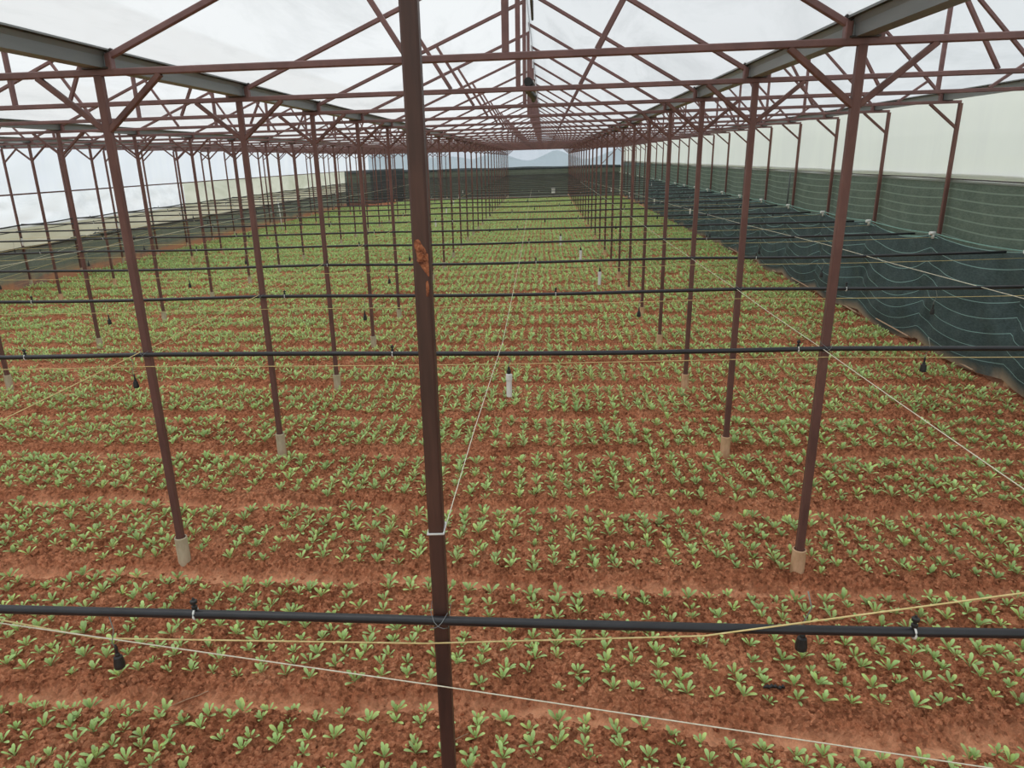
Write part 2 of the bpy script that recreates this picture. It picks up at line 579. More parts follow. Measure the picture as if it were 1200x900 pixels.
def plant(seed, hi):
    r = random.Random(seed)
    nl = r.randint(7, 10) if hi == 2 else (r.randint(6, 7) if hi == 1 else 5)
    P, Fc, T, o = [], [], [], 0
    base = np.array([0.42, 0.61, 0.215]) * r.uniform(0.88, 1.12)
    az = r.random() * 6.28
    for i in range(nl):
        az += 2.4 + r.uniform(-.3, .3)
        age = i / nl
        el = 0.66 + 0.78 * age + r.uniform(-.15, .15)
        L = (0.088 - 0.028 * abs(age - 0.35) - 0.018 * age) * r.uniform(.85, 1.15)
        W = L * r.uniform(.25, .33) * (1.25 if hi == 0 else 1)
        v, f, t = leaf(az, el, L, W, r.uniform(.2, .7) * (1.1 - age), None, hi)
        v[:, 2] += 0.004
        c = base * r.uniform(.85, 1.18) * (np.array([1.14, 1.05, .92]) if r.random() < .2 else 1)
        col = c[None] * (0.64 + 0.52 * t[:, None]) + np.array([.06, .07, .06]) * t[:, None]  # paler tips, with lit tip and shaded base also put into the colour
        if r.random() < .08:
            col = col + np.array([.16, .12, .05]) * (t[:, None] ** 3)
        P.append(v)
        Fc.append(f + o)
        T.append(col)
        o += len(v)
    return np.concatenate(P), np.concatenate(Fc), np.clip(np.concatenate(T), 0, 1)


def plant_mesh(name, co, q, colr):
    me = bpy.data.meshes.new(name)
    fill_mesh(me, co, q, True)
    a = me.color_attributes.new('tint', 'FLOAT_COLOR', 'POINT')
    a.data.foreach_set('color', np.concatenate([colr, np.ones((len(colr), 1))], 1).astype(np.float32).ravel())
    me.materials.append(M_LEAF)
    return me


spots = []          # x, y, bed, row
for b in range(1, len(FUR) - 1):
    y_lo, y_hi = FUR[b] + 0.235, FUR[b + 1] - 0.075
    if y_lo > YEND - 2:
        break
    n = max(2, int(round((y_hi - y_lo) / 0.124)) + 1)
    ph = rng.random() * 0.05
    for r_ in range(n):
        y = y_lo + (y_hi - y_lo) * r_ / (n - 1)
        xs = np.arange(-15.6 + ph, 6.5, 0.172)
        xs = xs + rng.normal(0, 0.013, len(xs))
        ys = y + rng.normal(0, 0.020, len(xs)) + (n1(xs * 0.9, np.full(len(xs), y * 0.9)) - 0.5) * -0.10
        ok = rng.random(len(xs)) > 0.10
        for x, yy in zip(xs[ok], ys[ok]):
            spots.append((x, yy, b, r_))
S = np.array(spots)
POSTS = [(X_, FY(k)) for X_ in (XL, XR, XA, XC) for k in range(0, NF + 1)] + [(-0.42, Y0)]
kp = np.ones(len(S), bool)
for px_, py_ in POSTS:
    kp &= (np.abs(S[:, 0] - px_) > 0.13) | (np.abs(S[:, 1] - py_) > 0.13)
S = S[kp]
SZ, SP = ground_h(S[:, 0], S[:, 1])
kp = (SP < 0.75) & ((S[:, 1] < 56) | (S[:, 0] > XC + .6))
S, SZ = S[kp], SZ[kp]
vis = np.array([inview(x, y, z + 0.03, -4) for x, y, z in zip(S[:, 0], S[:, 1], SZ)])
order = np.argsort(np.where(vis, S[:, 1], 999))
near_idx = order[:300]
near_set = np.zeros(len(S), bool)
near_set[near_idx] = True

GROW_Y, GROW_S = [3, 5, 8, 12, 20, 30], [1.0, 1.05, 1.2, 1.38, 1.58, 1.70]     # the crop is taller towards the middle of the house
variants = [plant_mesh('seedling', *plant(100 + i, 2)) for i in range(14)]
BEDNAME = {}
beds = sorted(set(int(S[i, 2]) for i in near_idx))
for j, b in enumerate(beds):
    BEDNAME[b] = ['nearest bed', 'second bed', 'third bed', 'fourth bed'][j]
rows = {}
for i in near_idx:
    rows.setdefault((int(S[i, 2]), int(S[i, 3])), []).append(i)
for b in beds:
    rws = sorted(k for k in rows if k[0] == b)
    for rn, key in enumerate(rws):
        idx = sorted(rows[key], key=lambda i: S[i, 0])
        left = [i for i in idx if S[i, 0] < -0.42][::-1]
        right = [i for i in idx if S[i, 0] >= -0.42]
        for side, lst in (('left', left), ('right', right)):
            for c, i in enumerate(lst):
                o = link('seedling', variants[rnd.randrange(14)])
                o.location = (S[i, 0], S[i, 1], SZ[i] - 0.004)
                o.rotation_euler = (rnd.uniform(-.12, .12), rnd.uniform(-.12, .12), rnd.random() * 6.28)
                s = rnd.uniform(.76, 1.16) * float(np.interp(S[i, 1], GROW_Y, GROW_S))
                o.scale = (s, s, s * rnd.uniform(.9, 1.1))
                tag(o, '%s seedling %s of the near post, %s front row of %s' % (ORD[c + 1], side, ORD[rn + 1], BEDNAME[b]),
                    'seedling', 'green seedlings in the nearest beds')

rest = np.where(~near_set)[0]
# everything that could be seen, also from a step aside; farther plants carry simpler leaves
rest = rest[np.abs(S[rest, 0] + 0.4) < 3.2 + 1.05 * S[rest, 1]]
CO, QD, CL, off = [], [], [], 0
for lod, (ya, yb) in {2: (-9, 9.5), 1: (9.5, 22), 0: (22, 999)}.items():
    sel = rest[(S[rest, 1] >= ya) & (S[rest, 1] < yb)]
    pick = rng.integers(0, 10, len(sel))
    for v in range(10):
        ids = sel[pick == v]
        if not len(ids):
            continue
        co, q, cl = plant(500 + v + 20 * lod, lod)
        a = rng.random(len(ids)) * 6.283
        s = (0.76 + 0.42 * rng.random(len(ids))) * np.interp(S[ids, 1], GROW_Y, GROW_S)
        c_, s_ = np.cos(a)[:, None], np.sin(a)[:, None]
        x = (co[None, :, 0] * c_ - co[None, :, 1] * s_) * s[:, None] + S[ids, 0][:, None]
        y = (co[None, :, 0] * s_ + co[None, :, 1] * c_) * s[:, None] + S[ids, 1][:, None]
        z = co[None, :, 2] * s[:, None] + SZ[ids][:, None] - 0.004
        CO.append(np.stack([x, y, z], -1).reshape(-1, 3))
        QD.append((q[None] + (np.arange(len(ids)) * len(co))[:, None, None]).reshape(-1, 4) + off)
        CL.append((cl[None] * (0.86 + 0.28 * rng.random((len(ids), 1, 1)))).reshape(-1, 3))
        off += len(ids) * len(co)
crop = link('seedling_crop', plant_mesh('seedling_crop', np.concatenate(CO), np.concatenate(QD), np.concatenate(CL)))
tag(crop, 'young green seedlings filling the beds behind the nearest two', 'seedlings', kind='stuff')

# ------------------------------------------------------------------ steel columns
POST_W = 0.060


def col_meshes(sleeve_mat, sides):
    top = EAVE
    out = [('shaft', MB().beam((0, 0, -0.25), (0, 0, top), POST_W, POST_W).mesh('shaft', M_STEEL))]
    for s in sides:
        out.append(('brace', MB().beam((s * 0.02, -0.004, 3.66), (s * 0.475, -0.004, 4.035), 0.042, 0.042).mesh('brace', M_STEEL)))
    ring = [(0.055, -0.2), (0.055, 0.215), (0.051, 0.22), (0.045, 0.22), (0.045, 0.17)]
    out.append(('base_sleeve', MB().lathe(ring, n=20).mesh('base_sleeve', sleeve_mat)))
    return out


def row_of_columns(x, ks, sides, sleeve_mat, where, group, name='steel_column', tops=EAVE):
    ms = col_meshes(sleeve_mat, sides)
    root, n = None, 0
    for k in ks:
        seen = any(inview(x, FY(k), z) for z in (0.1, 1, 2, 3, 4))
        if seen:
            n += 1
            lab = 'brown steel post, %s from the camera in the %s' % (ORD[n], where)
        else:
            lab = 'brown steel post of the %s, outside the picture edge, %s' % (where, ORD[k + 1])
        loc = (x, FY(k), 0)
        if root is None:
            root = thing(name, loc, lab, 'post', group)
            for nm, m in ms:
                part(nm, m, root)
        else:
            dup(root, loc, lab)
    return root


row_of_columns(XL, range(0, NF + 1), (-1, 1), M_SLEEVE_GREY, 'row left of centre', 'posts in the row left of centre')
row_of_columns(XR, range(0, NF + 1), (-1, 1), M_SLEEVE_TAN, 'row right of centre', 'posts in the row right of centre')
row_of_columns(XA, range(3, NF + 1), (-1, 1), M_SLEEVE_GREY, 'second row left of centre', 'posts in the second row left of centre')
row_of_columns(XC, range(5, NF), (-1, 1), M_SLEEVE_TAN, 'third row left of centre', 'posts in the third row left of centre')
row_of_columns(XW, range(6, 22), (1,), M_SLEEVE_GREY, 'row along the left wall', 'posts along the left wall', 'wall_column')
row_of_columns(XB, range(3, NF + 1), (-1,), M_SLEEVE_TAN, 'row along the netted right wall', 'posts along the right wall', 'wall_column')

# near post in the middle of the open end
np_ = thing('steel_column', (-0.42, Y0, 0), 'dark weathered post nearest the camera, with an orange mud patch', 'post')
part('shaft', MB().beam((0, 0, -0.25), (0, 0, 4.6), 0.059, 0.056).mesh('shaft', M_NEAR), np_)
# mud patch: thin lumpy crust on the front face
pm = MB()
nz, nx = 26, 12
vs, fs = [], []
outline = lambda t: (-0.022 + 0.020 * max(0, 0.5 - t) * 1.6, 0.024)
for j in range(nz):
    t = j / (nz - 1)
    z = 3.000 + 0.125 * t
    if t < 0.45:
        lo, hi_ = 0.022 - 0.085 * t, 0.0255
    else:
        lo, hi_ = -0.018 - 0.004 * math.sin(t * 9), 0.0255 - max(0, t - 0.62) * 0.075
    for i in range(nx):
        s = i / (nx - 1)
        edge = min(1, 4 * min(s, 1 - s) + .0) * min(1, 5 * min(t, 1 - t))
        vs.append((lo + (hi_ - lo) * s, -0.0280 - edge * (0.001 + 0.005 * rnd.random()), z + rnd.uniform(-.002, .002)))
for j in range(nz - 1):
    for i in range(nx - 1):
        fs.append((j * nx + i, j * nx + i + 1, (j + 1) * nx + i + 1, (j + 1) * nx + i))
o = part('mud_patch', pm.add(vs, fs).mesh('mud_patch', M_RUST), np_)
o['label'] = 'orange mud patch on the front of the near post'
pm = MB()
vs, fs = [], []
for j in range(10):
    t = j / 9
    for i in range(5):
        s = i / 4
        e = min(1, 4 * min(s, 1 - s)) * min(1, 4 * min(t, 1 - t))
        vs.append((0.012 + 0.012 * s * (1 - 0.6 * abs(t - .5)), -0.0280 - e * 0.002 * rnd.random(), 2.93 + 0.055 * t))
for j in range(9):
    for i in range(4):
        fs.append((j * 5 + i, j * 5 + i + 1, (j + 1) * 5 + i + 1, (j + 1) * 5 + i))
part('mud_patch', pm.add(vs, fs).mesh('mud_patch', M_RUST), np_)

# ------------------------------------------------------------------ trusses, gutters, roof sheet
# bay: name, left x, right x, king x, ridge height left / right sheet, strut feet offsets
BAYS = [('central bay', XL, XR, -0.27, 5.34, 5.49, XL, XR),
        ('right-hand bay', XR, XBG, 5.10, 5.34, 5.47, XR, XB),
        ('first bay left of centre', XA, XL, -5.80, 5.34, 5.49, XA, XL),
        ('second bay left of centre', XC, XA, -10.60, 5.12, 5.22, XC, XA),
        ('bay beside the left wall', XW, XC, -14.25, 4.80, 4.88, XW, XC)]
ZR = 4.16
for bname, xl, xr, xk, zl, zr, tl, tr in BAYS:
    cx_ = xk
    ml, mr = (zl - ZR) / (xk - xl - .1), (zr - ZR) / (xr - .1 - xk)
    w = xr - xl
    parts = [('tie_beam', MB().beam((tl - cx_, 0, 4.056), (tr - cx_, 0, 4.056), 0.048, 0.054))]
    parts.append(('rafter', MB().beam((xl + .10 - cx_, 0, ZR), (0.0, 0, zl), 0.044, 0.044)))
    parts.append(('rafter', MB().beam((xr - .10 - cx_, 0, ZR), (-0.02, 0, zr), 0.044, 0.044)))
    parts.append(('king_post', MB().beam((0, 0, 4.08), (0, 0, zr + 0.01), 0.050, 0.046)))
    fl, fr = (-0.70, 0.63) if w > 4 else (-0.35, 0.35)
    tlx = fl * 1.67 - 0.02 if w > 4 else fl * 2
    trx = fr * 1.70 if w > 4 else fr * 2
    parts.append(('strut', MB().beam((fl, 0, 4.08), (tlx, 0, zl + tlx * ml), 0.038, 0.038)))
    parts.append(('strut', MB().beam((fr, 0, 4.08), (trx, 0, zr - trx * mr), 0.038, 0.038)))
    for xx, s in ((xl, 1), (xr, -1)):
        parts.append(('heel_bracket', MB().beam((xx + s * .105 - cx_, 0, 4.07), (xx + s * .105 - cx_, 0, ZR + .02), 0.05, 0.06)))
    root, n = None, 0
    for k in range(0, NF + 1):
        seen = any(inview(x, FY(k), 4.05, 0) for x in np.linspace(tl, tr, 12)) or inview(xk, FY(k), 4.8) \
            or inview((xk + xr) / 2, FY(k), 4.7) or inview((xk + xl) / 2, FY(k), 4.7)
        if k < 1 and bname != 'central bay':
            continue
        if not seen and k > 0:
            continue
        if seen:
            n += 1
            lab = 'brown steel roof truss, %s from the camera over the %s' % (ORD[n], bname)
        else:
            lab = 'brown steel roof truss above the near post, out of the picture'
        loc = (cx_, FY(k), 0)
        if root is None:
            root = thing('roof_truss', loc, lab, 'truss', 'roof trusses over the ' + bname)
            for nm, mb in parts:
                part(nm, mb.mesh(nm, M_ROOFSTEEL), root)
        else:
            dup(root, loc, lab)

GY0 = -3.4


def gutter(x, where, narrow=False):
    s = 0.75 if narrow else 1.0
    t = 0.003
    prof = [(-.115, 4.205), (-.115, 4.213), (-.082, 4.213), (-.062, 4.165), (-.055, 4.108), (-.05, 4.098), (.05, 4.098), (.055, 4.108),
            (.062, 4.165), (.082, 4.213), (.115, 4.213), (.115, 4.205)]
    outer = [(.118, 4.202), (.121, 4.216), (.080, 4.217), (.058, 4.167), (.051, 4.111)]
    g = thing('roof_gutter', (x, 0, 0), where, 'gutter', 'grey roof gutters')
    mb = MB()
    # section: outer skin + inner skin joined, in lengths that meet at each truss
    out_p = [(-.118, 4.200), (-.118, 4.216), (-.080, 4.216), (-.060, 4.166), (-.052, 4.104), (.052, 4.104), (.060, 4.166), (.080, 4.216), (.118, 4.216), (.118, 4.200)]
    und_p = [(.114, 4.200), (.114, 4.211), (.086, 4.211), (.066, 4.163), (.060, 4.086), (-.060, 4.086), (-.066, 4.163), (-.086, 4.211), (-.114, 4.211), (-.114, 4.200)]
    P = [(px * s, pz) for px, pz in out_p + und_p]
    n = len(P)
    ys = [GY0] + [FY(k) for k in range(1, NF + 1)]
    for a_, b_ in zip(ys[:-1], ys[1:]):
        vs = [(px, a_ + .004, pz) for px, pz in P] + [(px, b_ - .004, pz) for px, pz in P]
        fs = [(i, (i + 1) % n, n + (i + 1) % n, n + i) for i in range(n)] + [tuple(range(n - 1, -1, -1)), tuple(range(n, 2 * n))]
        mb.add(vs, fs)
    part('channel', mb.mesh('channel', M_GALV), g)
    sad = MB()
    sad.beam((-.10 * s, 0, 4.085), (.10 * s, 0, 4.085), 0.07, 0.012, (0, 0, 1))
    for sx in (-1, 1):
        sad.beam((sx * .10 * s, 0, 4.085), (sx * .10 * s, 0, 4.20), 0.035, 0.02, (1, 0, 0))
        sad.beam((sx * .085 * s, 0, 4.19), (sx * .125 * s, 0, 4.225), 0.05, 0.03)
    sm = sad.mesh('saddle_bracket', M_DARKMETAL)
    for k in range(1, NF + 1):
        part('saddle_bracket', sm, g, (0, FY(k), 0))


gutter(XL, 'long grey sheet-metal gutter on the post row left of centre')
gutter(XR, 'long grey sheet-metal gutter on the post row right of centre')
gutter(XA, 'long grey sheet-metal gutter on the second post row left of centre')
gutter(XC, 'long grey sheet-metal gutter on the third post row left of centre', True)
gutter(XBG, 'grey sheet-metal gutter along the top of the netted right wall', True)
gutter(XW + .06, 'grey sheet-metal gutter along the top of the left wall', True)

# roof sheet
cb = []
for bname, xl, xr, xk, zl, zr, tl, tr in BAYS:
    for side in (0, 1, 2):
        ys = np.concatenate([[GY0, -1.0, 1.0], [Y0, 3.9], np.concatenate([[FY(k), FY(k) + .8, FY(k) + 1.7] for k in range(1, NF)]), [YEND]])
        nx_ = 2 if side == 2 else 9
        tt = np.linspace(0, 1, nx_)
        X_ = np.zeros((len(ys), nx_)); Z_ = np.zeros_like(X_); Y_ = np.repeat(ys[:, None], nx_, 1)
        if side == 0:
            X_[:] = (xl + .06) + (xk + .02 - xl - .06) * tt
            Z_[:] = ZR + .028 + (zl - ZR) * tt
        elif side == 1:
            X_[:] = (xk - .05) + (xr - .06 - xk + .05) * tt
            Z_[:] = zr + .04 + (ZR - .012 - zr) * tt
        else:
            X_[:] = xk + .030
            Z_[:] = zl + .02 + (zr - zl + .02) * tt
        if side < 2:
            fr_ = np.array([0 if min(abs(y - FY(k)) for k in range(0, NF + 1)) < .01 else 1 for y in ys])[:, None]
            Z_ -= 0.030 * fr_ * np.sin(np.pi * tt)[None] * rng.uniform(-.6, 1, (len(ys), nx_))
        cb.append((X_, Y_, Z_))
vs, fs = [], []
o_ = 0
for X_, Y_, Z_ in cb:
    nj, ni = X_.shape
    vs.append(np.stack([X_, Y_, Z_], -1).reshape(-1, 3))
    idx = np.arange(ni * nj).reshape(nj, ni) + o_
    fs.append(np.stack([idx[:-1, :-1], idx[:-1, 1:], idx[1:, 1:], idx[1:, :-1]], -1).reshape(-1, 4))
    o_ += ni * nj
me = bpy.data.meshes.new('ceiling')
fill_mesh(me, np.concatenate(vs), np.concatenate(fs), True)
me.materials.append(M_ROOF)
tag(link('ceiling', me), kind='structure')

# black roll and pale tube lying across two ties under the ridge
t = thing('plastic_roll', (-.17, FY(2) + .1, 4.115), 'black and pale plastic roll lying on the ties below the ridge', 'roll')
pts = [(0.0, 0, .02), (.02, .3, .005), (-.02, 0.9, .01), (.03, 1.6, .0), (.02, 2.4, .01)]
part('roll', MB().tube(pts, [.045, .05, .04, .042, .03], 10).mesh('roll', M_BLACK), t)
part('tube', MB().tube([(.05, .15, .03), (.055, 1.0, .045), (.05, 1.9, .035)], .014, 8).mesh('tube', M_WHITE), t)
t = tag(MB().tube([(-.16, FY(2) - .5, 5.30), (-.15, FY(2) + .4, 5.12), (-.15, FY(3) - .6, 5.02), (-.16, FY(3) - .1, 5.32)], .016, 8).build('ridge_cable', M_BLACK),
        'black cable sagging beside the central ridge', 'cable')


# ------------------------------------------------------------------ walls
def wall_sheet(name, x, y0, y1, zt, zb, mat, amp=0.01, sags=0.0, parent=None, label=None, n=8, phase=0, ry=0.25):
    ys = np.arange(y0, y1 + .01, ry)
    tt = np.linspace(0, 1, n)
    Yg, Tg = np.meshgrid(ys, tt, indexing='ij')
    Zg = zt + (zb - zt) * Tg
    u = ((Yg - FY(3)) / 2.5) % 1.0
    Zg = Zg - sags * 4 * u * (1 - u) * np.sin(np.pi * np.clip(Tg * .8 + .1, 0, 1))
    Xg = x + amp * (np.sin(Yg * 2.1 + phase) * .6 + np.sin(Yg * 5.3 + Tg * 3 + phase) * .4) * np.sin(np.pi * np.clip(Tg * .9 + .05, 0, 1)) \
        + amp * .8 * (n3(Yg * 1.7 + phase, Tg * 5) - .5)
    me = grid_mesh(name, Xg, Yg, Zg, mat, (Yg / 10, Tg))
    return me


YS = -3.4
# right wall: white film above, green net from 2.86 m down to the earth bank
wr = tag(link('wall_right', wall_sheet('wall_right', XB + .055, YS, YEND, 4.17, 2.80, M_WALLR, .012)), kind='structure')
for y in np.arange(FY(1), YEND, 2.5):
    pass
tag(MB().tube([(XB + .045, y, 2.855 + .004 * math.sin(y)) for y in np.arange(YS, YEND, 1.0)], .010, 8).build('trim_1', M_DARKMETAL), kind='structure')
roll = tag(MB().tube([(XB + .085, y, 2.905 + .006 * math.sin(1.7 * y)) for y in np.arange(YS, YEND, .5)], .035, 10).build('trim_2', M_WALLR), kind='structure')
un = link('shade_net', wall_sheet('shade_net', XB + .075, YS, YEND, 2.86, 0.02, M_NETUP, .022, 0.07, n=24))
tag(un, 'green shade net on the right wall below the white film', 'net')
seam = tag(MB().tube([(XB - .03, FY(7) + .35, 2.80), (XB - .05, FY(7) + .30, 2.3), (XB - .02, FY(7) + .42, 1.85)], .022, 8).build('furled_net', M_NETFAR),
           'dark rolled strip of net hanging upright against the right wall', 'net')

# lower net hung inside the wall posts
ys = np.arange(7.0, 47.2, .07)
tt = np.linspace(0, 1, 26)
Yg, Tg = np.meshgrid(ys, tt, indexing='ij')
u = ((Yg - FY(3)) / 2.5) % 1.0
cell = np.floor((Yg - FY(3)) / 2.5)
us = np.clip(u + .10 * np.sin(cell * 2.3) * u * (1 - u) * 4, 0, 1)
cat = 4 * us * (1 - us)
var = 0.75 + .5 * (np.sin(cell * 12.9898) * 43758.5453 % 1.0)
ztop, zbot = 1.96, 0.13
Zg = ztop + (zbot - ztop) * Tg - cat * var * (0.035 + 0.22 * np.sin(np.pi * np.clip(Tg * .75 + .12, 0, 1)))
fold = np.sin((us * 3.0 + Tg * 1.6 + cell * .7) * 2 * np.pi) * .036 * np.exp(-((us - .0) / .30) ** 2) \
    + np.sin((us * 4 - Tg * 2.1 + cell) * 2 * np.pi) * .028 * np.exp(-((1 - us) / .25) ** 2)
Xg = XB - .105 - .10 * cat * np.sin(np.pi * np.clip(Tg * .85, 0, 1)) - fold * np.sin(np.pi * np.clip(Tg * .9 + .08, 0, 1)) \
    + .05 * (n2(Yg * 1.2, Tg * 4) - .5) * np.sin(np.pi * Tg)
Zg = np.maximum(Zg, 0.015)
Xg = np.minimum(Xg, XB - .055)
me = grid_mesh('shade_net', Xg, Yg, Zg, M_NETLOW, (Yg / 10, Tg))
ln = tag(link('shade_net', me), 'dark scalloped shade net drooping in swags along the right edge of the beds', 'net')
for kk in range(2):
    pts = []
    for y in np.arange(7.0, 47.2, .25):
        uu = ((y - FY(3)) / 2.5) % 1.0
        pts.append((XB - .085 - .01 * kk, y, 1.965 - .05 * kk - (.035 + .05 * kk) * 4 * uu * (1 - uu)))
    r_ = tag(MB().tube(pts, .008, 6).build('net_rope', M_ROPE_TEAL), None)
    r_.parent = ln
# earth bank below the net hem
ys = np.arange(4.0, YEND, .12)
aa = np.linspace(0, 1, 9)
Yg, Ag = np.meshgrid(ys, aa, indexing='ij')
Xg = XB - .15 + .50 * Ag + .06 * (n2(Yg * 1.3, Ag * 2) - .5)
Zg = -.05 + (.09 + .05 * (n3(Yg * 2.1, Ag * 0 + 3) - .5)) * np.sin(np.pi * np.clip(Ag * .75, 0, 1)) + .05 * (n4(Yg * 6, Ag * 5) - .5) * np.sin(np.pi * Ag)
tag(link('earth_bank', grid_mesh('earth_bank', Xg, Yg, Zg, M_BERM, smooth=False)), 'low red earth bank under the net hem along the right side', 'bank')
# stones and broken boards along the foot of the net
bd = None
for i, (y, L_, z, dy) in enumerate([(11.6, 1.3, .07, .05), (13.6, 1.2, .10, .06), (15.9, 1.4, .07, .03), (18.4, 1.6, .09, .05), (21.4, 1.5, .08, .04), (25.0, 1.8, .08, .04)]):
    b_ = MB().beam((-.0, -L_ / 2, 0), (.07 * (-1) ** i, L_ / 2, .03), .10, .022, (0, 0, 1)).build('edging_board', M_WOOD, None, (XB - .13, y, z))
    b_.rotation_euler = (0, .5, 0)
    tag(b_, 'thin pale edging board on the earth bank, %s along the net hem from the camera' % ORD[i + 1], 'board', 'edging boards along the right side')

# left wall: three film bands, a grey net and a soil-stained foot
wl = tag(link('wall_left', wall_sheet('wall_left', XW - .05, YS, YEND, 4.17, 2.74, M_WALLL, .012)), kind='structure')
tag(MB().beam((XW + .055, YS, 2.745), (XW + .055, 57.0, 2.745), .035, .045, (0, 0, 1)).build('trim_3', M_STEEL), kind='structure')
cur = link('side_curtain', wall_sheet('side_curtain', XW - .06, YS, 31.0, 2.76, 1.75, M_WALLM, .022, .015, n=14))
tag(cur, 'bright white film curtain on the left wall below its rail', 'curtain')
cur2 = link('side_curtain', wall_sheet('side_curtain', XW - .07, 30.9, 58.0, 2.75, 1.75, M_OLIVE, .022, .02, n=10, phase=2))
tag(cur2, 'dull olive film curtain farther along the left wall', 'curtain')
cur3 = link('side_curtain', wall_sheet('side_curtain', XW - .085, YS, 58.0, 1.84, 1.05, M_KHAKI, .03, .03, n=8, phase=1))
tag(cur3, 'khaki film band hanging under the brighter curtains on the left wall', 'curtain')
for i, (z, r_) in enumerate(((1.86, .022), (1.70, .012), (1.20, .030))):
    rp = tag(MB().tube([(XW + .045 + .01 * i, y, z - .03 * math.sin(((y - FY(3)) / 2.5 % 1.0) * math.pi)) for y in np.arange(7, 57.5, .31)], r_, 8).build('wall_hose', M_BLACK),
             ['thick black hose under the bright curtain on the left wall', 'thin black hose across the khaki band on the left wall',
              'lowest black hose along the top of the grey net on the left'][i], 'hose', 'black hoses on the left wall')
lnet = link('shade_net', wall_sheet('shade_net', XW - .03, YS, 58.0, 1.22, -.03, M_NETLEFT, .03, .04, n=12, phase=3))
tag(lnet, 'grey net with a soil-stained foot along the left wall', 'net')
dm = wall_sheet('shade_net', 0, 0, 9.0, 2.78, -.03, M_NETFAR, .03, .03, n=12, phase=3)
dnet = link('shade_net', dm, None, (XW - .02, 57.0, 0))
dnet.rotation_euler = (0, 0, -.36)
tag(dnet, 'dark shade net at the far end of the left wall', 'net')
# black tangle of folded net on the wall hose
tg = MB()
for i in range(9):
    y = 22.2 + i * .30
    tg.tube([(XW + .05 + rnd.uniform(-.02, .06), y + rnd.uniform(-.2, .2), 1.22 + rnd.uniform(-.1, .1)),
             (XW + .10, y + .25, 1.15 + rnd.uniform(-.12, .1)), (XW + .05, y + .55, 1.20 + rnd.uniform(-.1, .1))], [.03, .055, .03], 8)
tag(tg.build('net_bundle', M_NETFAR), 'bunched black net tied to the hose on the left wall', 'net')

# far wall
wf = tag(link('wall_far', None), kind='structure')
ffm = grid_mesh('gable_film', *np.broadcast_arrays(np.linspace(XW, XB, 40)[None], YEND + .20 + 0 * np.linspace(0, 1, 6)[:, None],
                np.linspace(2.55, 4.17, 6)[:, None]), M_FAR)
o = link('gable_film', ffm, wf)
mb = MB()
for bname, xl, xr, xk, zl, zr, tl, tr in BAYS:
    mb.add([(xl, YEND + .20, 4.17), (xk, YEND + .20, 4.17), (xk, YEND + .20, zl)], [(0, 1, 2)])
    mb.add([(xk, YEND + .20, 4.17), (xr, YEND + .20, 4.17), (xk, YEND + .20, zr)], [(0, 1, 2)])
mb.build('gable_film', M_FAR, wf)
xs = np.arange(XW, XB + .01, .2)
tt = np.linspace(0, 1, 12)
Xg, Tg = np.meshgrid(xs, tt, indexing='ij')
Zg = 2.62 + (-.03 - 2.62) * Tg - .03 * np.sin(Xg * 1.1)
Yg = YEND + .13 + .03 * np.sin(Xg * 3 + Tg * 4)
tag(link('shade_net', grid_mesh('shade_net', Xg, Yg, Zg, M_NETFAR, (Xg / 10, Tg))), 'dark shade net across the far end wall', 'net')
fp = MB().tube([(x, YEND - 1.5, .30 + .02 * math.sin(x)) for x in np.arange(XC + .6, XB - .4, .5)], .035, 8)
tag(fp.build('header_pipe', M_TUBE, None, (0, 0, -.16)), 'pale grey header pipe lying across the far end of the beds', 'pipe')
fb = MB()
fb.beam((0, -.12, 0), (0, .12, 0), .30, .42, (0, 0, 1), .02)
fb.beam((0, -.13, .21), (0, .13, .21), .33, .04, (0, 0, 1), .01)
px_ = (.75, YEND - 2.0, .62)
bx = thing('white_box', (px_[0], px_[1], 0), 'small white box on a stake before the far net', 'box')
part('body', fb.mesh('body', M_WHITE), bx, (0, 0, .60))
part('stake', MB().tube([(0, 0, -.2), (0, 0, .42)], .02, 8).mesh('stake', M_DARKMETAL), bx)
# long diagonal brace at the far end of the right-hand bay
tag(MB().beam((2.05, YEND - .3, -.1), (6.3, YEND - .3, 4.0), .06, .05).build('diagonal_brace', M_STEEL), 'dark diagonal brace against the far wall at right', 'brace')
# white riser leaning by the left wall
wp = thing('riser_pipe', (-13.9, 37.2, 0), 'white riser pipe standing upright by the far left net', 'pipe')
part('pipe', MB().tube([(0, 0, -.15), (-.04, 0, .8), (-.09, 0, 1.65)], .028, 10).mesh('pipe', M_WHITE), wp)
part('elbow', MB().tube([(-.09, 0, 1.62), (-.09, 0, 1.72), (-.02, 0, 1.76), (.12, 0, 1.76)], .036, 10).mesh('elbow', M_WHITE), wp)

# ------------------------------------------------------------------ irrigation pipes, twines, hanging sprinklers
PIPEZ = 1.945


def pipez(k):
    return 1.64 if k == 0 else PIPEZ


valve = MB()
valve.lathe([(.007, .014), (.008, .022), (.012, .025), (.012, .036), (.007, .039), (.007, .048), (.014, .051), (.014, .062), (.006, .066), (.004, .074)], n=12)
vm = valve.mesh('valve', M_BLACK)
clip = MB().tube([(0, .0225 * math.cos(a), .0225 * math.sin(a)) for a in np.linspace(0, 2 * math.pi, 13)], .0045, 6, False).mesh('valve_clip', M_WHITE)
tie_w = MB()
for s in (-1, 1):
    tie_w.tube([(s * -.034, .01, .030), (s * -.015, -.030, .012), (0, -.034, -.004), (s * .020, -.030, -.016), (s * .036, .0, -.034)], .0016, 5)
tie_w.tube([(-.034, .01, .030), (-.038, .07, .04), (.038, .07, .03), (.036, .0, -.034)], .0016, 5)
tie_m = tie_w.mesh('wire_tie', M_GALV)
